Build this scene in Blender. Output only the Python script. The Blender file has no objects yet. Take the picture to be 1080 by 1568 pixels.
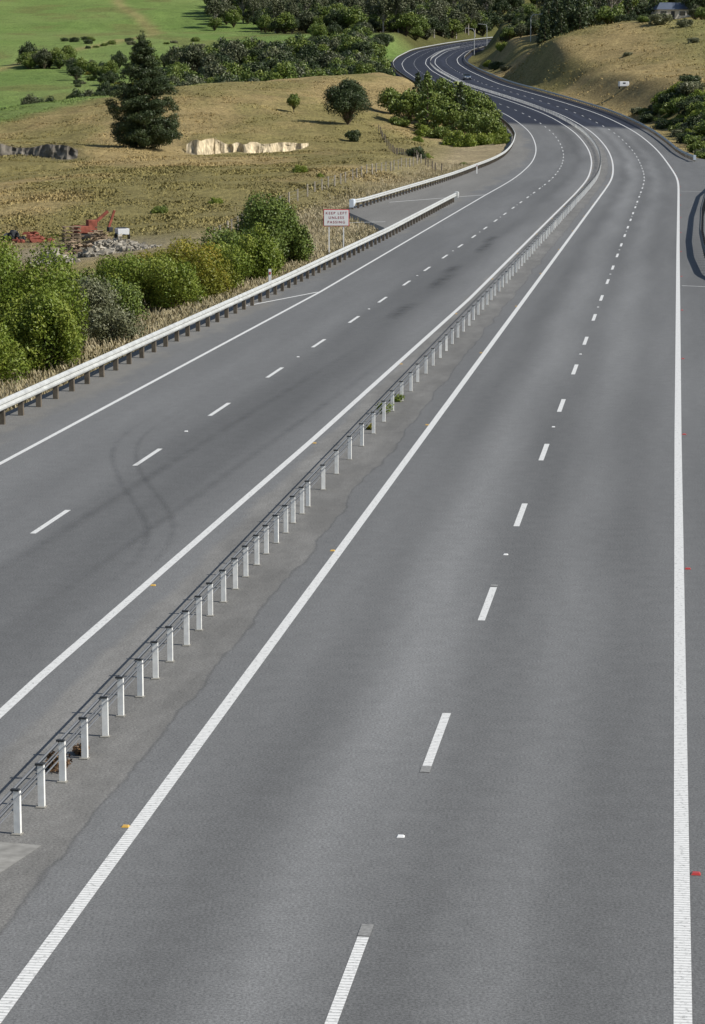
import bpy, math, numpy as np, random
from mathutils import Vector
rng=np.random.default_rng(7); random.seed(7)
S=bpy.context.scene
# ---------------------------------------------------------------- camera
H=9.38; F=3905.0; TH=math.atan(649/F)
cd=bpy.data.cameras.new("camera"); cam=bpy.data.objects.new("camera",cd); S.collection.objects.link(cam)
cam.location=(0,0,H); cam.rotation_euler=(math.radians(90)-TH,0,0)
cd.sensor_fit='VERTICAL'; cd.sensor_height=36; cd.lens=36*F/1568; cd.clip_end=8000; cd.clip_start=0.5
S.camera=cam
S.view_settings.view_transform='Standard'; S.view_settings.look='None'; S.view_settings.exposure=0
# ---------------------------------------------------------------- light
sd=Vector((0.95,-0.30,0)).normalized(); EL=math.radians(40)
sv=Vector((sd.x*math.cos(EL),sd.y*math.cos(EL),math.sin(EL)))
w=bpy.data.worlds.new("World"); S.world=w; w.use_nodes=True
nt=w.node_tree; bg=nt.nodes['Background']; sky=nt.nodes.new('ShaderNodeTexSky'); sky.sky_type='NISHITA'
sky.sun_disc=False; sky.sun_elevation=EL; sky.sun_rotation=math.atan2(sd.x,sd.y)
nt.links.new(sky.outputs[0],bg.inputs[0]); bg.inputs[1].default_value=0.095
sl=bpy.data.lights.new("sun",'SUN'); sl.energy=5.0; sl.angle=math.radians(0.5); sl.color=(1,0.955,0.885)
so=bpy.data.objects.new("sun",sl); S.collection.objects.link(so)
so.rotation_euler=(-sv).to_track_quat('-Z','Y').to_euler(); so.location=(60,-40,80)
# ---------------------------------------------------------------- helpers
def node(nt,t,**k):
    n=nt.nodes.new(t)
    for a,b in k.items(): setattr(n,a,b)
    return n
def mat(name,col=(.5,.5,.5),rough=.8,metal=0,spec=.3,var=0.0,scale=5.0,sxyz=None):
    m=bpy.data.materials.new(name); m.use_nodes=True; nt=m.node_tree; b=nt.nodes['Principled BSDF']
    b.inputs['Base Color'].default_value=(*col,1); b.inputs['Roughness'].default_value=rough
    b.inputs['Metallic'].default_value=metal; b.inputs['Specular IOR Level'].default_value=spec
    if var>0:
        tc=node(nt,'ShaderNodeTexCoord'); no=node(nt,'ShaderNodeTexNoise'); no.inputs['Scale'].default_value=scale; no.inputs['Detail'].default_value=6
        src=tc.outputs['Object']
        if sxyz:
            mp=node(nt,'ShaderNodeMapping'); mp.inputs['Scale'].default_value=sxyz; nt.links.new(src,mp.inputs[0]); src=mp.outputs[0]
        nt.links.new(src,no.inputs['Vector'])
        r=node(nt,'ShaderNodeMapRange'); r.inputs[1].default_value=.3; r.inputs[2].default_value=.7; r.inputs[3].default_value=1-var; r.inputs[4].default_value=1+var
        nt.links.new(no.outputs[0],r.inputs[0])
        mx=node(nt,'ShaderNodeVectorMath',operation='SCALE'); mx.inputs[0].default_value=col
        nt.links.new(r.outputs[0],mx.inputs['Scale']); nt.links.new(mx.outputs[0],b.inputs['Base Color'])
    return m
def mesh_np(name,V,Fq,mats=(),mi=None,attrs=None,smooth=False,parent=None,link=True,uv=None,col=None):
    V=np.asarray(V,np.float32); Fq=np.asarray(Fq,np.int32); k=Fq.shape[1]
    me=bpy.data.meshes.new(name); me.vertices.add(len(V)); me.vertices.foreach_set('co',V.ravel())
    me.loops.add(Fq.size); me.loops.foreach_set('vertex_index',Fq.ravel())
    me.polygons.add(len(Fq)); me.polygons.foreach_set('loop_start',np.arange(0,Fq.size,k,dtype=np.int32))
    for m in mats: me.materials.append(m)
    if mi is not None: me.polygons.foreach_set('material_index',np.asarray(mi,np.int32))
    me.update(calc_edges=True)
    if attrs:
        for a,v in attrs.items():
            at=me.attributes.new(a,'FLOAT','POINT'); at.data.foreach_set('value',np.asarray(v,np.float32))
    if col is not None:
        at=me.attributes.new('gcol','FLOAT_COLOR','POINT'); c4=np.ones((len(V),4),np.float32); c4[:,:3]=col
        at.data.foreach_set('color',c4.ravel())
    if uv is not None:
        l=me.uv_layers.new(name='UVMap'); l.data.foreach_set('uv',np.asarray(uv,np.float32)[Fq.ravel()].ravel())
    me.polygons.foreach_set('use_smooth',np.full(len(Fq),smooth,bool))
    if not link: return me
    o=bpy.data.objects.new(name,me); S.collection.objects.link(o)
    if parent: o.parent=parent
    return o
def empty(name,loc=(0,0,0),rot=0):
    e=bpy.data.objects.new(name,None); S.collection.objects.link(e); e.location=loc; e.rotation_euler=(0,0,rot); e.empty_display_size=.5; return e
def hashn(ix,iy,s):
    h=(ix*374761393+iy*668265263+s*1442695041)&0x7fffffff
    h=((h^(h>>13))*1274126177)&0x7fffffff
    return ((h^(h>>16))&0xffff)/65535.0
def vnoise(x,y,s=0):
    x=np.asarray(x,float);y=np.asarray(y,float)
    ix=np.floor(x).astype(np.int64);iy=np.floor(y).astype(np.int64);fx=x-ix;fy=y-iy
    fx=fx*fx*(3-2*fx);fy=fy*fy*(3-2*fy)
    a=hashn(ix,iy,s);b=hashn(ix+1,iy,s);c=hashn(ix,iy+1,s);d=hashn(ix+1,iy+1,s)
    return (a*(1-fx)+b*fx)*(1-fy)+(c*(1-fx)+d*fx)*fy
def fbm(x,y,s=0,o=4):
    r=0;a=.5
    for i in range(o): r=r+a*vnoise(x*2**i,y*2**i,s+i*17); a*=.5
    return r
def sstep(x): x=np.clip(x,0,1); return x*x*(3-2*x)
# ---------------------------------------------------------------- road alignment (median centre line, metres)
PSI=math.atan(501*math.cos(TH)/F); sp,cp=math.sin(PSI),math.cos(PSI)
ctl=[]
for t in (-400,-200,-100,-50,0,50,100,150,200,240,270):
    ctl.append((-8.6*cp+t*sp, 8.6*sp+t*cp, 0))
ctl+=[(31.6,330,.0),(35.0,370,.75),(37.5,420,2.37),(36.6,470,4.7),(31.8,520,7.2),(25,600,10.4),(22.3,690,14.0),(23.2,780,16.6),
      (25.9,860,19.0),(33.1,950,22.9),(46.8,1030,26.3),(62.5,1100,29.4),(80,1180,32.2),(108,1300,36),(160,1500,40),(260,1800,44)]
ctl=np.array(ctl)
YS=np.arange(-400,1800,1.0)
MX=np.interp(YS,ctl[:,1],ctl[:,0]); MZ=np.interp(YS,ctl[:,1],ctl[:,2])
def gs(a,s):
    k=np.exp(-.5*(np.arange(-3*s,3*s+1)/s)**2); k/=k.sum()
    p=np.pad(a,3*s,mode='reflect',reflect_type='odd'); return np.convolve(p,k,'valid')
MX=gs(MX,16); MZ=gs(MZ,18); MZ=np.where(YS<290,MZ*sstep((YS-240)/50),MZ)
DX=np.gradient(MX,YS); NL=np.sqrt(1+DX**2); NX=1/NL; NY=-DX/NL
ARC=np.concatenate([[0],np.cumsum(.5*(NL[1:]+NL[:-1]))]); 
Y0=8.6*sp; ARC-=np.interp(Y0,YS,ARC)
def yt(t): return np.interp(t,ARC,YS)
def ty(y): return np.interp(y,YS,ARC)
def off2w(off,y):
    return (np.interp(y,YS,MX)+off*np.interp(y,YS,NX), y+off*np.interp(y,YS,NY), np.interp(y,YS,MZ))
def lerp(y,xs,vs): return np.interp(y,xs,vs)
LB=lambda y: lerp(y,[0,110,172,197,203,264,298,345,400,1800],[-11.0,-10.7,-10.9,-17,-17.3,-15.4,-14.5,-13,-11.9,-11.6])
RB=lambda y: lerp(y,[0,290,345,400,1800],[24,24,12.2,11.8,11.6])
def offY(X,Y):
    return (X-np.interp(Y,YS,MX))*np.interp(Y,YS,NX)
# ---------------------------------------------------------------- terrain
def px(x,y,D): return ((x-540)*D/3958.0, D, H-(y-135)*D/4012.0)
P=[(-12,70,-.6),(-25,60,-1.2),(-60,60,-3),(-40,100,-2.5),(-14,110,-1.0),(-9,130,-.8),(-25,150,-2.4),(-60,150,-3.5),(-120,150,-4),(-150,250,-3),(-30,190,-2.3),(-20,178,-2.2),(-13,178,-1.5)]
P+=[px(*q) for q in [(250,335,218),(50,300,245),(400,300,235),(500,270,260),(380,255,320),(100,245,330),(-50,240,330),(215,222,350),(120,215,360),
 (350,232,362),(450,222,372),(350,205,382),(460,203,388),(530,195,400),(620,215,400),(620,190,430),(600,240,330),(560,252,300),
 (600,112,560),(500,118,520),(400,122,490),(270,135,460),(170,157,430),(60,185,410),(0,205,400),(-150,215,400),(450,150,440),(300,170,410),(560,150,470),
 (150,150,640),(0,190,560),(0,100,800),(150,80,850),(300,50,1050),(0,20,1150),(200,0,1250),(300,-40,1400),(-200,20,1150),(-200,-60,1500),(100,-60,1450),
 (500,50,1000),(500,0,1300),(500,-60,1550),(700,40,1200),(700,0,1400),(800,-60,1600),(400,20,1150),(560,95,720),(570,75,880),
 (775,93,655),(800,80,655),(830,68,640),(865,54,625),(900,43,612),(960,33,640),(1080,42,640),(1000,100,530),(900,100,560),(1080,150,440),(850,122,560),(960,65,580),(1080,95,520),
 (1000,172,432),(900,10,900),(1080,10,900),(1080,-60,1300),(850,50,760),(800,66,800),(780,72,880),(820,52,1000),(1000,22,740),(1250,0,700),(1250,100,450),(950,-40,1300)]]
P+=[(-36,600,4),(-20,640,6),(-70,520,.5),(30,100,0),(60,100,3),(60,200,5),(52,260,2),(54,320,2),(80,300,8),(150,200,12),(200,500,30),(-300,300,0),(-300,600,15),(-400,1000,45),(-600,1500,80),
    (0,-200,0),(-200,-200,-3),(200,-200,3),(600,0,25),(-600,0,5),(600,600,60),(700,1500,110),(0,2500,150),(-1800,2500,150),(1800,2500,160),(2000,0,60),(-2000,0,30),(0,-2000,20),(-2000,-2000,20),(2000,-2000,20)]
P=np.array(P)
def tk(r2): return .5*r2*np.log(r2+1e-6)
sc=100.0
A=P[:,:2]/sc; n=len(A)
R2=((A[:,None]-A[None])**2).sum(-1); K=tk(R2)+np.eye(n)*.002
Q=np.hstack([np.ones((n,1)),A]); M_=np.block([[K,Q],[Q.T,np.zeros((3,3))]])
sol=np.linalg.solve(M_,np.concatenate([P[:,2],np.zeros(3)]))
def tps(X,Y):
    X=np.asarray(X,float).ravel()/sc;Y=np.asarray(Y,float).ravel()/sc
    out=sol[n]+sol[n+1]*X+sol[n+2]*Y
    for i in range(n): out+=sol[i]*tk((X-A[i,0])**2+(Y-A[i,1])**2)
    return out
def cutY(X): return 371+1.2*np.sin(X*.55)+.35*(X+15)-2.6*np.exp(-((X+21.5)/1.6)**2)+1.6*(vnoise(X*1.1,0*X,61)-.5)
def cutA(X): return (.66+.58*sstep((-18.0-X)/2.5))*sstep((X+25)/3.5)*sstep((-5.0-X)/5)*(.75+.5*vnoise(X*.9,0*X,5))
def rockY(X): return 338+1.5*np.sin(X*.4)-.25*(X+42)
def rockA(X): return .9*sstep((X+70)/6)*sstep((-33-X)/5)*(.6+.7*vnoise(X*.3,0*X,8))
def T(X,Y):
    X=np.atleast_1d(np.asarray(X,float));Y=np.atleast_1d(np.asarray(Y,float)); sh=X.shape
    X=X.ravel();Y=Y.ravel()
    z=tps(X,Y)
    amp=np.clip((Y-120)/200,.15,1)
    z+=amp*(2.0*(fbm(X/22,Y/40,3)-.47)+.6*(fbm(X/5,Y/7,9)-.47))
    for cy,ca in ((cutY,cutA),(rockY,rockA)):
        d=Y-cy(X); z+=ca(X)*np.sign(d)*np.exp(-np.abs(d)/7)
    z+=.12*np.sin(z*5+3*vnoise(X/9,Y/9,4))*(Y>200)*(Y<640)
    o=offY(X,Y); zr=np.interp(Y,YS,MZ)
    dl=LB(Y)-o; dr=o-RB(Y); d=np.maximum(dl,dr)
    k=sstep((d-.8)/11); base=zr-.28-.10*np.clip(d,0,8)
    base=np.where(d<.2,zr-.5,base)
    z=base*(1-k)+z*k
    return z.reshape(sh)
def Tz(x,y): return float(T([x],[y])[0])
ys=[-2000,-1200,-700,-400,-250,-150,-100,-60,-30,0]
y=15.0
while y<3200: ys.append(y); y+= 1.2 if y<520 else (2.5 if y<900 else (5 if y<1300 else (12 if y<1700 else 90)))
xs=[]; x=-110.0
while x<130: xs.append(x); x+=1.1
ext=[]; s=2.0; x=130.0
while x<2600: ext.append(x); x+=s; s*=1.13
extn=[]; s=2.0; x=-110.0-1.5
while x>-2600: extn.append(x); x-=s; s*=1.13
xs=np.array(extn[::-1]+xs+ext); ys=np.array(ys)
GX,GY=np.meshgrid(xs,ys); GZ=T(GX,GY)
nx,ny=len(xs),len(ys)
idx=np.arange(nx*ny).reshape(ny,nx)
Fq=np.stack([idx[:-1,:-1],idx[:-1,1:],idx[1:,1:],idx[1:,:-1]],-1).reshape(-1,4)
def cover(Xf,Yf):
    """ground cover colour (grass type) in plan"""
    off=offY(Xf,Yf)
    tan=np.array([.325,.250,.115]); olive=np.array([.185,.172,.062]); green=np.array([.120,.195,.045]); gpale=np.array([.21,.25,.085]); straw=np.array([.38,.31,.195])
    n1=fbm(Xf/14,Yf/30,21); n3=fbm(Xf/3.5,Yf/6,41)
    m=sstep((n1-.36)/.24)[:,None]*.70
    col=tan*(1-m)+olive*m
    crestY=np.interp(Xf/np.maximum(Yf,1)*3958+540,[-200,0,60,170,270,400,500,620],[395,402,412,432,462,492,525,580])
    gm=(sstep((Yf-crestY-6)/14)*(off<-12))[:,None]
    q=np.clip(.15+1.0*(fbm(Xf/35,Yf/60,33)-.2),0,1)[:,None]
    g=green*(1-q)+gpale*q
    trk=np.exp(-((Xf+95+18*np.sin(Yf/90))/3.0)**2)[:,None]*.6; g=g*(1-trk)+tan*trk
    sc_=sstep((fbm(Xf/18,Yf/40,52)-.58)/.06)[:,None]*.5; g=g*(1-sc_)+olive*.8*sc_
    col=col*(1-gm)+g*gm
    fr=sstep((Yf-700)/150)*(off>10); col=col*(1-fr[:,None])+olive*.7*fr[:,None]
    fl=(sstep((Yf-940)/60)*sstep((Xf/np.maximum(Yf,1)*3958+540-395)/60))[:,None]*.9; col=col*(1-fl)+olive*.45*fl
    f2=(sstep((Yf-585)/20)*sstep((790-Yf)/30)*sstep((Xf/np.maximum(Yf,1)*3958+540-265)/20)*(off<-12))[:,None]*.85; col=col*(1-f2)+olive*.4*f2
    rg=(sstep((Xf-62)/14)*(off>10)*(Yf<620))[:,None]*.6; col=col*(1-rg)+np.array([.19,.20,.07])*rg
    vg=(np.exp(-np.clip(np.abs(off+16)-3.5,0,99)/3.0)*(off<-10)*(Yf<420))[:,None]*.8; col=col*(1-vg)+straw*vg
    yard=(np.exp(-((Xf+19.5)/7)**2-((Yf-183)/10)**2))[:,None]; col=col*(1-yard)+np.array([.27,.24,.175])*yard
    rk=(rockA(Xf)*np.exp(-((Yf-rockY(Xf)+1)/4)**2))[:,None]*.6; col=col*(1-rk)+np.array([.20,.17,.12])*rk
    ck=(cutA(Xf)*np.exp(-((Yf-cutY(Xf)+1.8)/1.6)**2))[:,None]*.7; ck=np.clip(ck,0,1); col=col*(1-ck)+np.array([.44,.37,.25])*ck
    return col*(.74+.52*n3[:,None])
Xf,Yf=GX.ravel(),GY.ravel(); col=cover(Xf,Yf)
gm_=bpy.data.materials.new("grassland"); gm_.use_nodes=True; t_=gm_.node_tree; b=t_.nodes['Principled BSDF']
b.inputs['Roughness'].default_value=.95; b.inputs['Specular IOR Level'].default_value=.1
at=node(t_,'ShaderNodeAttribute',attribute_name='gcol'); geo=node(t_,'ShaderNodeNewGeometry')
mp=node(t_,'ShaderNodeMapping'); mp.inputs['Scale'].default_value=(1,.4,1.5); t_.links.new(geo.outputs['Position'],mp.inputs[0])
no=node(t_,'ShaderNodeTexNoise'); no.inputs['Scale'].default_value=1.6; no.inputs['Detail'].default_value=6; no.inputs['Roughness'].default_value=.88
t_.links.new(mp.outputs[0],no.inputs['Vector'])
mr=node(t_,'ShaderNodeMapRange'); mr.inputs[1].default_value=.34; mr.inputs[2].default_value=.66; mr.inputs[3].default_value=.5; mr.inputs[4].default_value=1.5
t_.links.new(no.outputs[0],mr.inputs[0])
vm=node(t_,'ShaderNodeVectorMath',operation='SCALE'); t_.links.new(at.outputs['Color'],vm.inputs[0]); t_.links.new(mr.outputs[0],vm.inputs['Scale']); t_.links.new(vm.outputs[0],b.inputs['Base Color'])
bu=node(t_,'ShaderNodeBump'); bu.inputs['Strength'].default_value=.8; bu.inputs['Distance'].default_value=.5; t_.links.new(no.outputs[0],bu.inputs['Height']); t_.links.new(bu.outputs[0],b.inputs['Normal'])
mesh_np("ground",np.stack([Xf,Yf,GZ.ravel()],-1),Fq,[gm_],smooth=True,col=col)
def scarp(name,cy,ca,x0,x1,m,dep=.5,seed=1):
    X=np.arange(x0,x1,.2); nr=14; V=[]
    top=np.maximum(T(X,cy(X)+1.3),T(X,cy(X)+.2)); bot=T(X,cy(X)-2.6)-.5
    for j in range(nr):
        f=j/(nr-1); d=-1.3*(1-f)**1.4 + dep*(fbm(X*.9,0*X+f*1.4,seed)-.5)*2+.8*(vnoise(X*2.3,0*X+f*1.5,seed+3)-.5)
        V.append(np.stack([X,cy(X)+d-1.15,bot*(1-f)+(top+.08)*f-.6*(f==1)*vnoise(X*1.3,0*X,seed)],-1))
    V=np.stack(V,0); k=len(X); ii=np.arange(nr*k).reshape(nr,k)
    f=np.stack([ii[:-1,:-1],ii[:-1,1:],ii[1:,1:],ii[1:,:-1]],-1).reshape(-1,4)
    return mesh_np(name,V.reshape(-1,3),f,[m])
scarp("limestone_cutting",cutY,cutA,-23.6,-6.4,mat("limestone",(.50,.42,.28),.9,0,.2,.5,1.8,(2.4,1,.5)),.6,2)
scarp("rock_outcrop",rockY,rockA,-66,-35.5,mat("dark_rock",(.15,.135,.11),.9,0,.2,.5,1.0),.9,5)
# ---------------------------------------------------------------- road
def strip(offs,y0,y1,dz,dzs=None,step=2.0,arr=None):
    yy=np.arange(y0,y1,step) if arr is None else arr
    cols=[];uv=[]
    for j,o in enumerate(offs):
        ov=o(yy) if callable(o) else np.full(len(yy),o)
        X,Y,Z=off2w(ov,yy); z=Z+dz+(dzs[j] if dzs else 0)
        cols.append(np.stack([X,Y,z],-1)); uv.append(np.stack([ov,ty(yy)],-1))
    V=np.stack(cols,1).reshape(-1,3); U=np.stack(uv,1).reshape(-1,2)
    k=len(offs); r=len(yy); ii=np.arange(k*r).reshape(r,k)
    f=np.stack([ii[:-1,:-1],ii[:-1,1:],ii[1:,1:],ii[1:,:-1]],-1).reshape(-1,4)
    return V,f,U
def asphalt():
    m=bpy.data.materials.new("asphalt"); m.use_nodes=True; t=m.node_tree; L=t.links; b=t.nodes['Principled BSDF']
    b.inputs['Roughness'].default_value=.85; b.inputs['Specular IOR Level'].default_value=.25
    uv=node(t,'ShaderNodeUVMap'); sx=node(t,'ShaderNodeSeparateXYZ'); L.new(uv.outputs[0],sx.inputs[0])
    geo=node(t,'ShaderNodeNewGeometry')
    def N(scale,vec,det=4,ro=.6,sxyz=None):
        v=vec
        if sxyz:
            mp=node(t,'ShaderNodeMapping'); mp.inputs['Scale'].default_value=sxyz; L.new(vec,mp.inputs[0]); v=mp.outputs[0]
        q=node(t,'ShaderNodeTexNoise',noise_dimensions='2D'); q.inputs['Scale'].default_value=scale; q.inputs['Detail'].default_value=det; q.inputs['Roughness'].default_value=ro; L.new(v,q.inputs['Vector']); return q.outputs[0]
    def MR(x,a,b_,c,d,sm=False):
        q=node(t,'ShaderNodeMapRange'); 
        if sm: q.interpolation_type='SMOOTHSTEP'
        for i,v in enumerate((a,b_,c,d)): q.inputs[i+1].default_value=v
        L.new(x,q.inputs[0]); return q.outputs[0]
    def MA(op,a,b_=None):
        q=node(t,'ShaderNodeMath',operation=op)
        for i,v in enumerate((a,b_)):
            if v is None: continue
            if isinstance(v,(int,float)): q.inputs[i].default_value=v
            else: L.new(v,q.inputs[i])
        return q.outputs[0]
    def MIX(f,a,b_):
        q=node(t,'ShaderNodeMix',data_type='RGBA')
        for i,v in ((6,a),(7,b_)):
            if isinstance(v,tuple): q.inputs[i].default_value=(*v,1)
            else: L.new(v,q.inputs[i])
        L.new(f,q.inputs[0]); return q.outputs[2]
    x=MA('ADD',sx.outputs[0],MR(N(.04,uv.outputs[0],1),0,1,-.6,.6))
    ramp=node(t,'ShaderNodeValToRGB'); L.new(MR(x,-12,12,0,1),ramp.inputs[0])
    e=ramp.color_ramp.elements; 
    pts=[(-12,.95),(-9.2,.92),(-8.5,1.04),(-7.6,.92),(-6.7,1.0),(-5.8,.90),(-4.9,1.03),(-4.1,.76),(-3.5,.90),(-2.7,.66),(-1.9,.98),(-.8,1.08),(1.4,1.08),(2.4,1.05),(3.0,.82),(3.5,1.0),(4.1,1.36),(4.8,1.02),(5.4,.78),(6.0,.98),(6.6,1.22),(7.4,.82),(8.2,.98),(9.0,.92),(10.5,.86),(12,.92)]
    e[0].position=0; e[0].color=(.95*.5,)*3+(1,); e[1].position=1; e[1].color=(.92*.5,)*3+(1,)
    for p,v in pts[1:-1]:
        q=e.new((p+12)/24); q.color=(v*.5,v*.5,v*.5,1)
    ramp.color_ramp.interpolation='B_SPLINE'
    band=MA('MULTIPLY',ramp.outputs[0],2.0)
    big=MR(N(.22,uv.outputs[0],4,.65,(1,.08,1)),.3,.7,.86,1.14)
    fine=MR(N(28,geo.outputs['Position'],2,.9),.25,.75,.58,1.42)
    mid=MR(N(2.5,geo.outputs['Position'],5,.75),.3,.7,.92,1.08)
    v=MA('MULTIPLY',MA('MULTIPLY',band,big),MA('MULTIPLY',fine,mid))
    xe=MA('ADD',sx.outputs[0],MR(N(.5,uv.outputs[0],5,.6,(1,.5,1)),.25,.75,-.14,.14))
    med=MA('MULTIPLY',MR(xe,-.85,-.65,0,1),MR(xe,1.20,1.28,1,0))
    seam=MA('MULTIPLY',MR(xe,1.20,1.24,0,1),MR(xe,1.24,1.29,1,0))
    dirt=MR(N(.9,uv.outputs[0],4,.7,(1,.25,1)),.4,.7,.92,1.22)
    sh=MR(MA('ADD',sx.outputs[0],MR(N(.35,uv.outputs[0],5,.7,(1,.3,1)),.3,.7,-1.1,1.1)),-10.3,-9.0,1,0,True)
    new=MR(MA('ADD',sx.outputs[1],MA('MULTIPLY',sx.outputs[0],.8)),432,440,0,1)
    c0=MIX(MA('MULTIPLY',sh,.55),(.149,.151,.149),(.215,.205,.18))
    gv=node(t,'ShaderNodeVectorMath',operation='SCALE'); gv.inputs[0].default_value=(.160,.157,.147); L.new(dirt,gv.inputs['Scale'])
    c1=MIX(med,c0,gv.outputs[0])
    c2=MIX(MA('MULTIPLY',seam,.4),c1,(.05,.05,.05))
    c3=MIX(new,c2,(.024,.028,.042))  # far new asphalt, with bluish glancing reflection put into its colour
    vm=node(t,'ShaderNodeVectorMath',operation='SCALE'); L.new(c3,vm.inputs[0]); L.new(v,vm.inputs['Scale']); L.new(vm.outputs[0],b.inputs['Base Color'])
    return m
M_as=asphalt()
arr=np.concatenate([np.arange(-350,600,2.0),np.arange(600,1700,4.0)])
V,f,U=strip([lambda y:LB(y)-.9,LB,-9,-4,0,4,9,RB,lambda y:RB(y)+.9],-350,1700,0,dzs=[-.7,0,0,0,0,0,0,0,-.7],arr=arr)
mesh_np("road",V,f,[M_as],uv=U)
def paint():
    m=bpy.data.materials.new("road_paint"); m.use_nodes=True; t=m.node_tree; L=t.links; b=t.nodes['Principled BSDF']
    b.inputs['Roughness'].default_value=.6; geo=node(t,'ShaderNodeNewGeometry')
    q=node(t,'ShaderNodeTexNoise'); q.inputs['Scale'].default_value=14; q.inputs['Detail'].default_value=5; q.inputs['Roughness'].default_value=.75; L.new(geo.outputs['Position'],q.inputs['Vector'])
    r=node(t,'ShaderNodeValToRGB'); L.new(q.outputs[0],r.inputs[0]); r.color_ramp.elements[0].position=.33; r.color_ramp.elements[0].color=(.33,.33,.31,1)
    r.color_ramp.elements[1].position=.47; r.color_ramp.elements[1].color=(.76,.76,.73,1)
    uv=node(t,'ShaderNodeUVMap'); sx=node(t,'ShaderNodeSeparateXYZ'); L.new(uv.outputs[0],sx.inputs[0])
    a=node(t,'ShaderNodeMath',operation='MULTIPLY'); a.inputs[1].default_value=2*math.pi/.085; L.new(sx.outputs[1],a.inputs[0])
    s_=node(t,'ShaderNodeMath',operation='SINE'); L.new(a.outputs[0],s_.inputs[0])
    k=node(t,'ShaderNodeMapRange'); k.inputs[1].default_value=-1; k.inputs[2].default_value=.2; k.inputs[3].default_value=.66; k.inputs[4].default_value=1; L.new(s_.outputs[0],k.inputs[0])
    vm=node(t,'ShaderNodeVectorMath',operation='SCALE'); L.new(r.outputs[0],vm.inputs[0]); L.new(k.outputs[0],vm.inputs['Scale']); L.new(vm.outputs[0],b.inputs['Base Color']); return m
M_pt=paint()
mk=empty("road_markings")
ILN=lambda y: lerp(y,[0,40,68,115,230,320,420,1800],[-1.5,-1.45,-1.05,-.62,-.55,-.8,-1.2,-1.5])
def line(name,fn,y0,y1,wd=.15):
    a=arr[(arr>y0)&(arr<y1)]; a=np.concatenate([[y0],a,[y1]])
    V,f,U=strip([lambda y:fn(y)-wd/2,lambda y:fn(y)+wd/2],y0,y1,.004,None,arr=a)
    return mesh_np(name,V,f,[M_pt],uv=U,parent=mk)
RE=lambda y: lerp(y,[0,25,70,150,1800],[8.84,8.83,8.75,8.7,8.6])
LE=lambda y: lerp(y,[0,60,118,228,340,1800],[-8.3,-8.3,-7.85,-8.35,-8.4,-8.45])
line("edge_line_1",RE,-300,1690,.19)
line("edge_line_2",lambda y:lerp(y,[0,300,450,1800],[1.86,1.86,1.6,1.6]),-300,1690,.18)
line("edge_line_3",ILN,-300,1690,.17)
line("edge_line_4",LE,-300,1690,.14)
def dashes(name,o,t0,nf=170):
    VV=[];FF=[];UU=[];c=0
    for k in range(-12,nf):
        a=t0+10*k-1.55-(.45 if (k==-1 and o(0)>0) else 0); yy=yt(np.array([a,a+1.55,a+3.1]))
        V,f,U=strip([lambda y:o(y)-.065,lambda y:o(y)+.065],0,yy[-1],.004,None,arr=yy)
        VV.append(V);FF.append(f+c);UU.append(U);c+=len(V)
    mesh_np(name,np.concatenate(VV),np.concatenate(FF),[M_pt],uv=np.concatenate(UU),parent=mk)
LD=lambda y: lerp(y,[0,50,100,160,300,420,1800],[-4.98,-4.93,-4.5,-4.3,-4.4,-4.8,-4.95])
RD=lambda y:lerp(y,[0,300,450,1800],[5.28,5.28,5.1,5.1])
dashes("lane_dashes_1",RD,36.1); dashes("lane_dashes_2",LD,53.9)
def quad_line(name,a,b,wd=.12,m=None,dz=.004):
    (o1,y1),(o2,y2)=a,b
    p=np.array(off2w(np.array(o1),y1)); q=np.array(off2w(np.array(o2),y2)); d=(q-p)/np.linalg.norm(q-p); n_=np.array([-d[1],d[0],0])*wd/2
    V=np.array([p-n_,q-n_,q+n_,p+n_]); V[:,2]+=dz
    mesh_np(name,V,[[0,1,2,3]],[m or M_pt],parent=mk,uv=np.array([[0,0],[1,0],[1,.02],[0,.02]]))
quad_line("shoulder_line_1",(8.9,124),(13.5,122)); quad_line("shoulder_line_2",(8.9,238),(15,236),.15)
quad_line("shoulder_line_3",(-7.95,118),(-10.0,110)); quad_line("shoulder_line_4",(-8.4,228),(-15.2,212),.18); quad_line("shoulder_line_5",(-12.0,181),(-16,178),.2)
M_grind=mat("ground_off_paint",(.24,.24,.23),.8,0,.2,.25,20)
for i,(te,dr) in enumerate(((27.2,.42),(34.55,-.34),(47.7,.2))):
    ya,yb=float(yt(te)),float(yt(te+dr)); gap=.02 if dr>0 else -.02
    quad_line("ground_off_paint_%d"%(i+1),(5.28,ya+gap),(5.28,yb),.14,M_grind,.008)
def slab(name,pts,m,dz=.004):
    V=[]
    for o,y in pts:
        X,Y,Z=off2w(np.array(o),y); V.append((float(X),float(Y),float(Z)+dz))
    return mesh_np(name,V,[list(range(len(V)))],[m])
M_conc=mat("old_concrete",(.26,.255,.235),.9,0,.2,.25,5)
slab("concrete_patch",[(-2.4,26),(-.1,28.2),(.55,29.4),(.85,31.0),(.2,31.1),(-.6,30.6),(-2.4,31.5)],M_conc)
slab("concrete_patch",[(8.98,22),(13,22),(13,28),(9.1,25.3)],mat("pale_concrete",(.42,.41,.37),.9,0,.2,.2,6))
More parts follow.
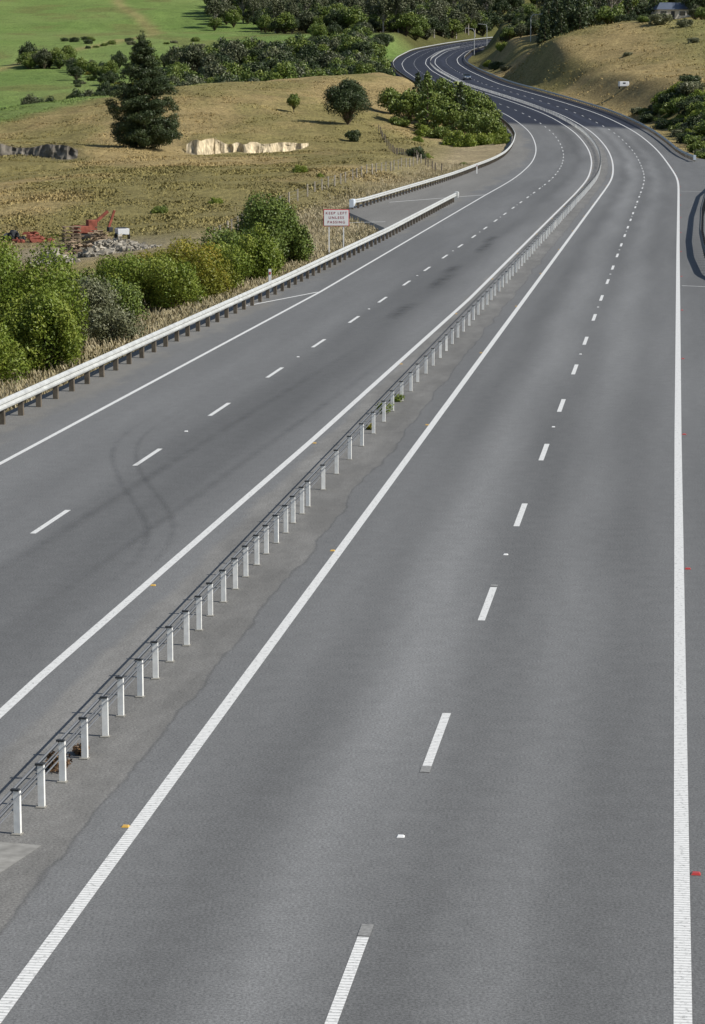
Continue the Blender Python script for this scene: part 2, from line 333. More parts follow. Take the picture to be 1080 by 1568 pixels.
def skidmat(name,mx_):
    m=bpy.data.materials.new(name); m.use_nodes=True; t=m.node_tree; L=t.links; b=t.nodes['Principled BSDF']; b.inputs['Base Color'].default_value=(.06,.06,.062,1); b.inputs['Roughness'].default_value=.8
    tr=node(t,'ShaderNodeBsdfTransparent'); mx=node(t,'ShaderNodeMixShader'); uv=node(t,'ShaderNodeUVMap'); sx=node(t,'ShaderNodeSeparateXYZ'); L.new(uv.outputs[0],sx.inputs[0])
    g=node(t,'ShaderNodeNewGeometry'); q=node(t,'ShaderNodeTexNoise'); q.inputs['Scale'].default_value=1.2; q.inputs['Detail'].default_value=4; L.new(g.outputs['Position'],q.inputs['Vector'])
    r=node(t,'ShaderNodeMapRange'); r.inputs[1].default_value=.30; r.inputs[2].default_value=.7; r.inputs[3].default_value=.05; r.inputs[4].default_value=mx_; L.new(q.outputs[0],r.inputs[0])
    p=node(t,'ShaderNodeMath',operation='PINGPONG'); p.inputs[1].default_value=.5; L.new(sx.outputs[0],p.inputs[0])
    a=node(t,'ShaderNodeMapRange'); a.inputs[2].default_value=.5; L.new(p.outputs[0],a.inputs[0])
    p2=node(t,'ShaderNodeMath',operation='PINGPONG'); p2.inputs[1].default_value=.5; L.new(sx.outputs[1],p2.inputs[0])
    a2=node(t,'ShaderNodeMapRange'); a2.inputs[2].default_value=.3; L.new(p2.outputs[0],a2.inputs[0])
    m1=node(t,'ShaderNodeMath',operation='MULTIPLY'); L.new(r.outputs[0],m1.inputs[0]); L.new(a.outputs[0],m1.inputs[1])
    m2=node(t,'ShaderNodeMath',operation='MULTIPLY'); L.new(m1.outputs[0],m2.inputs[0]); L.new(a2.outputs[0],m2.inputs[1])
    L.new(m2.outputs[0],mx.inputs[0]); L.new(tr.outputs[0],mx.inputs[1]); L.new(b.outputs[0],mx.inputs[2]); L.new(mx.outputs[0],t.nodes['Material Output'].inputs[0]); return m
M_sk=skidmat("tyre_rubber",.20); M_sk2=skidmat("tyre_rubber_worn",.5); ske=empty("skid_marks")
def skid(pts,wd,dz,m=None):
    pts=np.array(pts,float); tt=np.linspace(0,1,60); k=np.linspace(0,1,len(pts))
    X=gs(np.interp(tt,k,pts[:,0]),4);Y=gs(np.interp(tt,k,pts[:,1]),4); dx=np.gradient(X);dy=np.gradient(Y);l=np.hypot(dx,dy); nx_,ny_=-dy/l*wd/2,dx/l*wd/2
    V=np.stack([np.stack([X-nx_,Y-ny_,0*X+dz],-1),np.stack([X+nx_,Y+ny_,0*X+dz],-1)],1).reshape(-1,3); U=np.stack([np.stack([0*tt,tt],-1),np.stack([0*tt+1,tt],-1)],1).reshape(-1,2)
    i=np.arange(0,118,2); mesh_np("skid",V,np.stack([i,i+1,i+3,i+2],-1),[m or M_sk],parent=ske,uv=U)
skid([(-5.4,76),(-6.3,70),(-6.45,66.3),(-5.6,60.6),(-4.7,56.3),(-4.25,53.4),(-4.35,50.2),(-4.9,46.8)],.26,.0045)
skid([(-4.5,78),(-5.6,71.5),(-5.9,67.3),(-5.2,61.6),(-4.2,57.4),(-3.75,54.0),(-3.85,50.6),(-4.5,46.8)],.24,.006)
skid([(-7.8,45),(-6.5,52),(-4.3,66),(-2.0,80),(1.0,98)],.45,.0055)
skid([(-6.2,43),(-5.0,50),(-2.8,64),(-.2,80),(2.2,96)],.40,.007)
for i,(o_,l_) in enumerate(((-3.0,9),(-2.9,11),(-3.1,8),(-2.8,13),(-3.0,9))):
    y0=104+i*13+3*(i%2); X,Y,_=off2w(np.array([o_,o_,o_+.1]),np.array([y0,y0+l_*.5,y0+l_])); skid(list(zip(X,Y)),.9,.0045,M_sk2)
# ---------------------------------------------------------------- reflectors
def boxes(C,sz,yaw=None):
    C=np.atleast_2d(C); sx_,sy_,sz_=sz; c=np.array([[-1,-1,0],[1,-1,0],[1,1,0],[-1,1,0],[-1,-1,1],[1,-1,1],[1,1,1],[-1,1,1]],float)*[sx_/2,sy_/2,sz_]
    yaw=np.zeros(len(C)) if yaw is None else np.broadcast_to(yaw,(len(C),))
    cs,sn=np.cos(yaw),np.sin(yaw)
    V=np.empty((len(C),8,3)); V[:,:,0]=cs[:,None]*c[:,0]-sn[:,None]*c[:,1]+C[:,0:1]; V[:,:,1]=sn[:,None]*c[:,0]+cs[:,None]*c[:,1]+C[:,1:2]; V[:,:,2]=c[:,2]+C[:,2:3]
    fb=np.array([[0,3,2,1],[4,5,6,7],[0,1,5,4],[1,2,6,5],[2,3,7,6],[3,0,4,7]])
    Fb=(fb[None]+np.arange(len(C))[:,None,None]*8).reshape(-1,4)
    return V.reshape(-1,3),Fb
def yawat(y): return -np.arctan(np.interp(y,YS,DX))
M_red=mat("red_reflector",(.42,.05,.045),.3); M_yel=mat("yellow_reflector",(.62,.38,.08),.3); M_wr=mat("white_reflector",(.8,.8,.78),.3)
def studs(name,o,t0,m,n=16,sz=(.10,.09,.02)):
    tt=t0+20*np.arange(-1,n); yy=yt(tt); X,Y,Z=off2w(o(yy),yy)
    V,f=boxes(np.stack([X,Y,Z+.003],-1),sz,yawat(yy))
    V=V.reshape(-1,8,3); cc=V[:,4:].mean(1,keepdims=True); V[:,4:]=cc+(V[:,4:]-cc)*.65
    mesh_np(name,V.reshape(-1,3),f,[m])
studs("lane_reflectors",RD,31.1,M_wr); studs("lane_reflectors",LD,48.9,M_wr)
studs("red_reflectors",lambda y:RE(y)+.17,30.0,M_red,16,(.12,.11,.022)); studs("yellow_reflectors",lambda y:1.72+0*y,31.1,M_yel); studs("yellow_reflectors",lambda y:ILN(y)+.15,47,M_yel)
# ---------------------------------------------------------------- guardrails
M_gal=mat("galvanised_steel",(.52,.53,.51),.5,.2,.5,.16,2.5); M_wp=mat("white_post_paint",(.80,.80,.77),.5,0,.4,.10,9); M_tim=mat("timber_post",(.13,.11,.085),.9,0,.2,.3,4)
M_dark=mat("dark_plastic",(.035,.037,.04),.6); M_cab=mat("wire_rope_steel",(.22,.225,.23),.5,.4)
def sweep(of,yy,prof):
    V=[]
    for (l,h) in prof:
        X,Y,Z=off2w(of(yy)+l,yy); V.append(np.stack([X,Y,Z+h],-1))
    V=np.stack(V,1); r,k=V.shape[:2]; ii=np.arange(r*k).reshape(r,k)
    f=np.stack([ii[:-1,:-1],ii[:-1,1:],ii[1:,1:],ii[1:,:-1]],-1).reshape(-1,4)
    return V.reshape(-1,3),f
W=[(0,.44),(.07,.49),(.08,.54),(.01,.60),(.08,.66),(.07,.71),(0,.77),(-.012,.77),(.058,.705),(.068,.66),(-.002,.60),(.068,.54),(.058,.495),(-.012,.44),(0,.44)]
def guardrail(of,y0,y1,side=1,pm=None,sp_=2.0,rm=None):
    e=empty("guardrail"); yy=np.concatenate([np.arange(y0,y1,2.0),[y1]])
    V,f=sweep(of,yy,[(side*a,b_) for a,b_ in W]); mesh_np("rail",V,f,[rm or M_gal],parent=e,smooth=False)
    py=np.arange(y0+.3,y1,sp_); X,Y,Z=off2w(of(py)-side*.12,py)
    V,f=boxes(np.stack([X,Y,Z-.3],-1),(.15,.15,1.0),yawat(py)); mesh_np("posts",V,f,[pm or M_tim],parent=e)
    return e
r1=lambda y: lerp(y,[0,70,118,160,205,240],[-10.2,-10.1,-9.55,-9.4,-9.75,-9.9])
r2=lambda y: lerp(y,[199,203,264,298,345,400,1800],[-16.6,-16.2,-14.6,-13.9,-12.4,-11.2,-10.9])
def endcap(e,off,y,d,m):
    yy=np.linspace(y,y+d*1.3,8); 
    V,f=sweep(lambda q:off+0*q,np.sort(yy),[(-.06,.25),(.14,.3),(.20,.5),(.20,.75),(.1,.83),(-.08,.83),(-.12,.6),(-.06,.25)])
    mesh_np("terminal",V,f,[m],parent=e)
    c,g=boxes(np.array([[*off2w(np.array(off+.04),min(y,y+d*1.3)-.03)[:2],off2w(np.array(off),y)[2]+.22]]),(.34,.05,.62),yawat(y)); mesh_np("terminal_face",c,g,[m],parent=e)
M_term=mat("terminal_white",(.62,.68,.74),.4)
g=guardrail(r1,-250,213); endcap(g,float(r1(213)),213,1,M_gal)
g=guardrail(r2,199,1690); endcap(g,-16.6,199,-1,M_term)
g=guardrail(lambda y: lerp(y,[330,345,360,1800],[12.2,11.4,11.0,11.0]),330,1690,-1); endcap(g,12.2,330,-1,M_term)
g=guardrail(lambda y: lerp(y,[118,124,131,145,160,190,226,262],[13.2,11.4,10.45,10.1,10.05,10.35,11.1,13.0]),118,262,-1,M_dark,2.0,mat("shade_dark_steel",(.07,.075,.08),.6,.3))  # shade on the road-facing side is put into the dark rail colour
def marker_posts():
    for o,y in ((-10.2,118),(-13.2,285)):
        X,Y,Z=off2w(np.array(o),y); e=empty("edge_marker_post",(float(X),float(Y),float(Z)-.2))
        V,f=boxes([[0,0,0]],(.13,.05,1.25)); mesh_np("post",V,f,[M_wp],parent=e); V,f=boxes([[0,-.03,1.0]],(.08,.01,.12)); mesh_np("reflector",V,f,[M_red],parent=e)
marker_posts()
def median():
    e=empty("median_barrier"); of=lambda y:.42+lerp(y,[0,200,330,450],[0,.0,-.1,-.3])
    tt=np.concatenate([np.arange(-19.4,56,1.25),np.arange(56.6,215,2.5),np.arange(215,1000,1.25)])
    py=yt(tt); X,Y,Z=off2w(of(py),py); yw=yawat(py)
    jit=rng.normal(0,.014,len(X)); yw=yw+rng.normal(0,.06,len(X))
    C=np.stack([X+jit,Y,Z-.05-.02*rng.random(len(X))],-1)
    V,f=boxes(C,(.085,.012,.64),yw); mesh_np("post_webs",V,f,[M_wp],parent=e)
    cs,sn=np.cos(yw),np.sin(yw)
    for sgn,nm in ((-1,'post_flanges_left'),(1,'post_flanges_right')):
        C2=C.copy(); C2[:,0]+=cs*sgn*.040-sn*.026; C2[:,1]+=sn*sgn*.040+cs*.026
        V,f=boxes(C2,(.010,.04,.635),yw); mesh_np(nm,V,f,[M_wp],parent=e)
    C3=C.copy(); C3[:,2]+=.643; C3[:,0]-=.015; V,f=boxes(C3,(.11,.06,.025),yw); mesh_np("post_caps",V,f,[M_dark],parent=e)
    C4=C.copy(); C4[:,2]=Z+.002; V,f=boxes(C4,(.13,.13,.012),yw); mesh_np("footings",V,f,[mat("concrete_foot",(.26,.25,.22),.9)],parent=e)
    yy=np.concatenate([np.arange(10,260,.6),np.arange(260,1000,4.0)])
    k=np.linspace(0,2*math.pi,7)
    for i,(l,h,r) in enumerate(((-.07,.56,.016),(.065,.54,.010),(-.07,.44,.013),(-.07,.30,.012))):
        V,f=sweep(of,yy,[(l+r*math.cos(a),h+r*math.sin(a)) for a in k]); mesh_np("wire_rope_%d"%(i+1),V,f,[M_cab],parent=e,smooth=True)
median()
# ---------------------------------------------------------------- foliage
def leafmat(name,c1,c2,c3,tr=0):
    m=bpy.data.materials.new(name); m.use_nodes=True; t=m.node_tree; L=t.links; b=t.nodes['Principled BSDF']; out=t.nodes['Material Output']
    a=node(t,'ShaderNodeAttribute',attribute_name='tint'); r=node(t,'ShaderNodeValToRGB'); L.new(a.outputs['Fac'],r.inputs[0])
    e=r.color_ramp.elements; e[0].position=.0; e[0].color=(*c1,1); e[1].position=1; e[1].color=(*c3,1); q=e.new(.5); q.color=(*c2,1)
    L.new(r.outputs[0],b.inputs['Base Color']); b.inputs['Roughness'].default_value=.5; b.inputs['Specular IOR Level'].default_value=.3
    if tr:
        tl=node(t,'ShaderNodeBsdfTranslucent'); L.new(r.outputs[0],tl.inputs[0]); mx=node(t,'ShaderNodeMixShader'); mx.inputs[0].default_value=tr
        L.new(b.outputs[0],mx.inputs[1]); L.new(tl.outputs[0],mx.inputs[2]); L.new(mx.outputs[0],out.inputs[0])
    return m
L_bright=leafmat("leaf_bright",(.08,.125,.015),(.155,.21,.026),(.26,.285,.05),.2)
L_yell=leafmat("leaf_broom",(.10,.12,.015),(.20,.21,.025),(.38,.29,.04),.2)
L_mid=leafmat("leaf_mid",(.05,.08,.015),(.10,.145,.025),(.18,.21,.04))
L_dark=leafmat("leaf_dark",(.018,.032,.012),(.038,.058,.020),(.075,.095,.030))
L_grey=leafmat("leaf_grey",(.07,.08,.04),(.13,.14,.07),(.20,.20,.11))
L_gum=leafmat("leaf_gum",(.035,.045,.02),(.075,.088,.04),(.14,.145,.075))
L_grass=leafmat("grass_blades",(.16,.15,.07),(.33,.28,.16),(.50,.43,.29))
L_rust=leafmat("leaf_dead",(.07,.04,.02),(.14,.08,.04),(.22,.14,.07))
M_bark=mat("bark",(.09,.07,.05),.9,0,.2,.3,3); M_pale=mat("pale_bark",(.32,.29,.25),.9,0,.2,.3,3)
def unit(n_):
    v=rng.normal(size=(n_,3)); return v/np.linalg.norm(v,axis=1,keepdims=True)
def leaves(cl,npc,size,asp=.5,inner=.5):
    cl=np.asarray(cl,float); k=len(cl); vol=(cl[:,3]*cl[:,4]+cl[:,4]*cl[:,5]+cl[:,3]*cl[:,5]); cnt=np.maximum(8,(npc*k*vol/vol.sum()).astype(int))
    ci=np.repeat(np.arange(k),cnt); N=len(ci); d=unit(N); r=inner+(1.06-inner)*rng.random(N)**.6
    r*=1+.22*np.sin(d[:,0]*5+ci)*np.sin(d[:,1]*6+ci*2.1)*np.cos(d[:,2]*5+ci)
    c=cl[ci,:3]+d*r[:,None]*cl[ci,3:6]
    nrm=unit(N)*.9+d; nrm/=np.linalg.norm(nrm,axis=1,keepdims=True)
    a=np.cross(nrm,unit(N)); a/=np.linalg.norm(a,axis=1,keepdims=True)+1e-9; bb=np.cross(nrm,a)
    s=size*(.6+.8*rng.random(N))[:,None]; a=a*s; bb=bb*s*asp
    V=np.stack([c-a,c-bb*1.0-a*.1,c+a,c+bb-a*.1],1).reshape(-1,3)
    tc=rng.random(k)[ci]; t=np.clip(.15+.42*tc+.36*rng.random(N)+.12*d[:,2],0,1)
    return V,np.arange(4*N).reshape(-1,4),np.repeat(t,4)
def tube(p,q,r0,r1,k=6):
    p=np.array(p,float);q=np.array(q,float); d=q-p; d/=np.linalg.norm(d); u=np.cross(d,[.3,.9,.1]); u/=np.linalg.norm(u); v=np.cross(d,u)
    a=np.arange(k)*2*math.pi/k; ring=np.cos(a)[:,None]*u+np.sin(a)[:,None]*v
    V=np.concatenate([p+ring*r0,q+ring*r1]); i=np.arange(k); j=(i+1)%k
    return V,np.stack([i,j,j+k,i+k],-1)
def tree_mesh(name,cl,npc,size,lm,bm,limbs,asp=.5,inner=.5,link=True):
    V,f,t=leaves(cl,npc,size,asp,inner); VV=[V];FF=[f];TT=[t];MI=[np.zeros(len(f),int)];c=len(V)
    for (p,q,a,b_) in limbs:
        v,g=tube(p,q,a,b_); VV.append(v);FF.append(g+c);TT.append(np.zeros(len(v)));MI.append(np.ones(len(g),int));c+=len(v)
    return mesh_np(name,np.concatenate(VV),np.concatenate(FF),[lm,bm],np.concatenate(MI),{'tint':np.concatenate(TT)},link=link)
def place(o,x,y,dz=0): o.location=(x,y,Tz(x,y)+dz)
def shrub(name,x,y,r,h,lm,nl,size,lobes=18,asp=.5,ry=None,link=True,z=None):
    ry=ry or r; cl=[];limbs=[]
    for i in range(lobes):
        a=rng.random()*6.283; rr=math.sqrt(rng.random())*.8; u=rng.random()
        hh=h*(.18+.62*u*(1-.45*rr*rr)); s=(.18+.24*rng.random())
        cl.append((rr*r*math.cos(a),rr*ry*math.sin(a),hh,r*s,ry*s,h*s*.66))
        limbs.append(((0,0,-.2),(cl[-1][0]*.8,cl[-1][1]*.8,hh),.06*h/4,.02*h/4))
    cl.append((0,0,h*.40,r*.62,ry*.62,h*.40))
    o=tree_mesh(name,cl,nl/len(cl),size,lm,M_bark,limbs,asp,.5,link)
    if link: place(o,x,y,z or -.15)
    return o
for (x,y,r,h,lm,nl,s) in [(-12.9,93,2.5,5.9,L_bright,46000,.06),(-16.2,97,3.2,6.8,L_bright,22000,.08),(-10.8,89.5,1.5,3.5,L_bright,24000,.058),(-12.9,86.0,1.7,3.0,L_bright,26000,.056),(-17,88,3,4.8,L_bright,9000,.09),(-11.3,94,1.6,4.3,L_bright,18000,.06),
   (-11.0,104,1.9,3.2,L_grey,15000,.055),(-9.3,100,1.1,1.9,L_grey,8000,.05),(-13.5,108,2.4,3.0,L_grey,11000,.07),(-10.2,108,1.5,2.4,L_mid,9000,.06),
   (-10.3,118,2.0,3.3,L_bright,24000,.06),(-8.4,117.5,1.7,2.8,L_bright,20000,.06),(-7.6,122,1.7,3.5,L_yell,20000,.055),(-6.5,126,1.6,3.0,L_bright,16000,.06),(-9.2,123,1.6,3.0,L_yell,12000,.06),
   (-5.2,132.5,1.5,3.2,L_bright,16000,.065),(-4.7,140,1.85,5.0,L_mid,26000,.07),(-6.9,137,1.7,3.6,L_mid,14000,.07),(-3.3,144,1.1,3.2,L_mid,10000,.07),(-12.6,124,1.8,2.1,L_mid,9000,.08)]:
    shrub("shrub",x,y,r,h,lm,nl,s,lobes=28)
for (o_,y_,r,h,lm) in ((.18,34.6,.28,.30,L_rust),(.30,35.4,.16,.2,L_rust),(.25,74.0,.35,.42,L_bright),(.3,77,.25,.3,L_bright),(.25,70.5,.2,.2,L_yell)):
    X,Y,Z=off2w(np.array(o_),y_); o=shrub("weed",0,0,r,h,lm,500,.03,8); o.location=(float(X),float(Y),float(Z)-.02)
def pine(name,x,y,h,R,lm,nl=34000,size=.17):
    cl=[];limbs=[((0,0,-.5),(0,0,h*.55),.34*h/15,.2*h/15),((0,0,h*.55),(0,0,h*.97),.2*h/15,.03)]
    N_=170
    for i in range(N_):
        u=.05+.90*(i/N_); prof=min(1.0,1.75*(1-u)**.92)*min(1,.78+1.6*u)
        a=i*2.39996+rng.normal()*.25; rad=R*prof*(.74+.34*rng.random()); s=.15*R*(.75+.5*rng.random())*(1.2-.75*u)
        px_,py_=rad*.80*math.cos(a),rad*.80*math.sin(a); pz=h*u+.02*h*rng.normal()
        cl.append((px_,py_,pz,s*1.25,s*1.25,s*.75)); cl.append((px_*.5,py_*.5,pz-.015*h,s*1.3,s*1.3,s*.9)) 
        limbs.append(((0,0,pz-.05*h),(px_,py_,pz),.07,.02))
    for u in (.88,.92,.96,.99): cl.append((0,0,h*u,.09*R*(1.9-u),.09*R*(1.9-u),.05*h))
    o=tree_mesh(name,cl,nl/len(cl),size,lm,M_bark,limbs,.28,.3); place(o,x,y); return o
pine("pine_tree",*px(219,0,350)[:2],15.2,5.2,L_dark,80000,.16)
def broad(name,x,y,h,r,lm,nl,size,trunk=.25,bm=None,lobes=22,link=True):
    cl=[];limbs=[((0,0,-.4),(0,0,h*.5),.05*h*.5,.03*h*.5)]
    for i in range(lobes):
        d=unit(1)[0]; d[2]=abs(d[2])*1.1-.35*rng.random(); rr=.55+.3*rng.random(); c=(d[0]*r*rr,d[1]*r*rr,h*(trunk+(1-trunk)*.45)+d[2]*h*(1-trunk)*.5*rr)
        s=(.26+.18*rng.random()); cl.append((*c,r*s,r*s,h*s*.42)); limbs.append(((0,0,h*trunk),c,.02*h*.5,.006*h))
    cl.append((0,0,h*(trunk+(1-trunk)*.42),r*.5,r*.5,h*(1-trunk)*.36))
    o=tree_mesh(name,cl,nl/len(cl),size,lm,bm or M_bark,limbs,.5,.5,link)
    if link: place(o,x,y)
    return o
broad("broadleaf_tree",*px(533,0,400)[:2],7.2,3.6,L_dark,26000,.13,.0,lobes=46)
broad("broadleaf_tree",*px(450,0,420)[:2],3.2,1.1,L_mid,3000,.13,.1)
shrub("shrub",*px(541,0,383)[:2],1.4,2.2,L_dark,3000,.12)
protos=[]
for i in range(5): protos.append(broad("pb",0,0,8,3.8,[L_dark,L_mid,L_gum,L_mid,L_dark][i],3600,.27,.04,link=False,lobes=28))
protos.append(broad("pg",0,0,12,3.6,L_gum,2800,.28,.30,bm=M_pale,link=False,lobes=26)); protos.append(broad("pg2",0,0,12,3.2,L_gum,2400,.30,.3,bm=M_pale,link=False))
def cone(lm):
    cl=[];h=10;R=2.6
    for i in range(46):
        u=.04+.94*i/46; a=i*2.4; rad=R*(1-u)**.8*.7; s=.2*R*(1.2-.7*u); cl.append((rad*math.cos(a),rad*math.sin(a),h*u,s*1.2,s*1.2,s*.9))
    return tree_mesh("pc",cl,2400/46,.28,lm,M_bark,[((0,0,-.5),(0,0,9.5),.2,.03)],.35,.2,link=False)
cpro=[cone(L_dark),cone(L_mid)]
bpro=[shrub("ps",0,0,2.2,2.6,lm,3600,.15,link=False) for lm in (L_mid,L_dark,L_bright,L_grey,L_yell)]
def stand(name,items):
    e=empty(name)
    pts=np.array([(i[1],i[2]) for i in items]); zz=T(pts[:,0],pts[:,1])
    for (me,x,y,s,sz),z in zip(items,zz):
        o=bpy.data.objects.new("tree",me); S.collection.objects.link(o); o.parent=e; o.location=(x,y,z-.3); o.rotation_euler=(0,0,rng.random()*6.28); o.scale=(s,s,sz)
    return e
def fill(n_,pro,xr,yr,sr,wt=None,clump=None,thr=.45,mo=15):
    out=[]
    while len(out)<n_:
        y=rng.uniform(*yr); x=rng.uniform(*xr)*y
        if abs(offY(np.array(x),np.array(y)))<mo+4*rng.random(): continue
        if clump and fbm(np.array(x/clump),np.array(y/clump/1.5),77)<thr: continue
        s=rng.uniform(*sr); out.append((pro[rng.choice(len(pro),p=wt)],x,y,s,s*rng.uniform(.8,1.15)))
    return out
b=lambda x:(x-540)/3958
stand("forest",fill(360,protos[:5]+protos[2:5],(b(262),b(618)),(592,760),(.55,1.1)))
stand("forest",fill(80,protos[:5],(b(470),b(620)),(740,930),(.5,.85)))
stand("forest",fill(900,protos+protos[:5]+cpro[:1],(b(400),b(845)),(990,1560),(.7,1.4),clump=60,thr=.25))
stand("forest",fill(80,protos,(b(325),b(410)),(1060,1500),(.7,1.5)))
stand("forest",fill(120,protos+cpro[:1]*2,(b(850),b(1150)),(690,960),(.6,1.2)))
stand("forest",fill(130,protos+cpro,(b(800),b(1200)),(960,1500),(.8,1.5)))
stand("forest",fill(26,protos[:1]+protos[4:5]+cpro[:1],(b(828),b(890)),(665,720),(.9,1.4)))
stand("forest",fill(60,protos[:5],(b(775),b(850)),(725,960),(.45,.8),mo=13))
stand("hedgerow",fill(60,protos[:5]+bpro[:2],(b(-80),b(175)),(492,545),(.35,.65)))
stand("hedgerow",fill(20,protos[:5],(b(40),b(105)),(780,800),(.5,.9)))
stand("hedgerow",fill(60,protos[:5]+bpro,(b(110),b(275)),(680,770),(.35,.75),clump=30,thr=.42))
stand("hedgerow",fill(24,bpro[:2]+bpro[3:4],(b(60),b(330)),(850,930),(.5,.9),clump=40,thr=.5))
it=[]
for (x,y,s,k) in [(655,425,1.0,'c'),(640,440,.85,'c'),(672,435,.75,'b'),(690,420,.8,'b'),(705,428,.85,'c'),(720,410,.65,'b'),(735,415,.7,'b'),(748,405,.58,'b'),(758,400,.5,'s'),(730,398,.95,'s'),(700,400,1.15,'s'),(715,395,1.0,'s'),(745,396,.9,'s'),(765,404,.9,'s'),(675,410,1.0,'s'),(650,412,.9,'s'),(625,430,.85,'b'),(600,440,.65,'b'),(690,445,.95,'b'),(725,440,.85,'b'),(745,430,.75,'b'),(758,424,.9,'s'),(612,425,.8,'s'),(640,395,.5,'s'),(770,392,.7,'s'),(665,450,.85,'b'),(705,452,.85,'b')]:
    it.append(({'c':cpro,'b':[protos[1],protos[3],protos[0]],'s':[bpro[0],bpro[2],bpro[0]]}[k][rng.integers(2)],(x-540)/3958*y,y,s,s))
stand("roadside_trees",it)
it=[]
for i in range(130):
    y=rng.uniform(345,468); o=rng.uniform(14.5,24); X,Y,_=off2w(np.array(o),y)
    s=rng.uniform(.6,1.35)*(1.15 if o>19 else .75)*(1 if y<430 else .85); it.append(((bpro[0],bpro[1],bpro[3],bpro[0],bpro[2])[rng.choice(5)],float(X),float(Y),s,s*.9))
stand("roadside_shrubs",it)
it=[]
for (x,y,s) in [(640,330,.7),(460,268,.45),(710,330,.3),(655,345,.4),(1010,600,1.3),(1045,590,1.0),(985,610,.8),(760,690,1.0),(775,670,.8),(748,720,.9),(768,730,1.1),(240,222,.4),(330,230,.35),(620,350,.4),(960,560,.5),(1060,560,.7),(490,262,.3)]:
    it.append((bpro[rng.integers(4)],(x-540)/3958*y,y,s,s))
stand("scattered_shrubs",it)
# ---------------------------------------------------------------- grass tufts
def tufts(name,X,Y,hh,nb=5,wd=.06,m=None,gc=False,spr=.18):
    N=len(X); Z=T(X,Y); i=np.repeat(np.arange(N),nb); M=len(i); a=rng.random(M)*6.283; sp_=rng.random(M)*.6
    h=np.asarray(hh)[i]*(.6+.7*rng.random(M))
    bx=X[i]+rng.normal(size=M)*spr; by=Y[i]+rng.normal(size=M)*spr; bz=Z[i]-.05
    dx=np.cos(a)*wd*h; dy=np.sin(a)*wd*h; lx=np.cos(a+1.57)*sp_*h; ly=np.sin(a+1.57)*sp_*h
    V=np.stack([np.stack([bx-dx,by-dy,bz],-1),np.stack([bx+dx,by+dy,bz],-1),np.stack([bx+dx*.3+lx,by+dy*.3+ly,bz+h],-1),np.stack([bx-dx*.3+lx*1.2,by-dy*.3+ly*1.2,bz+h*.95],-1)],1).reshape(-1,3)
    t=np.clip(.25+.6*fbm(X/6,Y/9,5)[i]+.3*rng.normal(size=M)*.5,0,1)
    col=None
    if gc: col=np.repeat(cover(X,Y)[i]*(.80+.4*rng.random(M))[:,None],4,axis=0)
    mesh_np(name,V,np.arange(4*M).reshape(-1,4),[m or L_grass],attrs={'tint':np.repeat(t,4)},col=col)
yy=rng.uniform(70,330,26000); oo=LB(yy)-.6-rng.exponential(1.7,26000); X,Y,_=off2w(oo,yy); tufts("grass_verge",X,Y,.08+.30*rng.random(26000)**2,6,.08)
gf=bpy.data.materials.new("field_grass"); gf.use_nodes=True; a_=node(gf.node_tree,'ShaderNodeAttribute',attribute_name='gcol'); bb_=gf.node_tree.nodes['Principled BSDF']; gf.node_tree.links.new(a_.outputs['Color'],bb_.inputs['Base Color']); bb_.inputs['Roughness'].default_value=.9; bb_.inputs['Specular IOR Level'].default_value=.1
Nf=70000; yy=190*(500/190)**rng.random(Nf); X=rng.uniform(b(-60),b(660),Nf)*yy; dn=fbm(X/4,yy/7,91); k=(offY(X,yy)<LB(yy)-1)&(np.abs(yy-cutY(X)+1)>4)&(dn>.44); tufts("field_grass",X[k],yy[k],.07+.08*rng.random(k.sum())**2+.06*(dn[k]>.6),3,.7,gf,True,.4)
Nf=16000; yy=rng.uniform(430,660,Nf); X=rng.uniform(b(760),b(1120),Nf)*yy; dn=fbm(X/5,yy/9,92); k=(offY(X,yy)>RB(yy)+1.5)&(dn>.45); tufts("hill_grass",X[k],yy[k],.12+.14*rng.random(k.sum())**2,3,.6,gf,True,.4)
# ---------------------------------------------------------------- sign
M_sw=mat("sign_white",(.82,.82,.80),.4); M_sr=mat("sign_red",(.6,.03,.04),.4); M_st=mat("sign_text",(.35,.03,.05),.5)
sxp=(515-540)/3958*149; sgn=empty("traffic_sign",(sxp,149,Tz(sxp,149)))
def pbox(name,p,sz,m,parent,bev=0.0,rot=0):
    V,f=boxes(np.array([[0,0,-sz[2]/2]]),sz); o=mesh_np(name,V,f,[m],parent=parent); o.location=p; o.rotation_euler=(0,0,rot) if not isinstance(rot,tuple) else rot
    if bev: md=o.modifiers.new("bevel",'BEVEL'); md.width=bev; md.segments=3
    return o
zb=H-(335-135)*149/4012-sgn.location.z
pbox("post_1",(-.42,.05,zb/2+.1),(.07,.07,zb+.4),M_wp,sgn); pbox("post_2",(.42,.05,zb/2+.1),(.07,.07,zb+.4),M_wp,sgn)
pbox("panel",(0,0,zb),(1.5,.02,.98),M_sr,sgn,.005); pbox("panel_face",(0,-.014,zb),(1.42,.01,.90),M_sw,sgn)
for i,s_ in enumerate(("KEEP LEFT","UNLESS","PASSING")):
    c=bpy.data.curves.new("lettering",'FONT'); c.body=s_; c.size=.21; c.align_x='CENTER'; c.align_y='CENTER'; c.space_character=1.35; c.offset=.002
    o=bpy.data.objects.new("lettering_%d"%(i+1),c); S.collection.objects.link(o); o.parent=sgn; o.location=(0,-.024,zb+.26-.26*i); o.rotation_euler=(math.radians(90),0,0); c.materials.append(M_st)
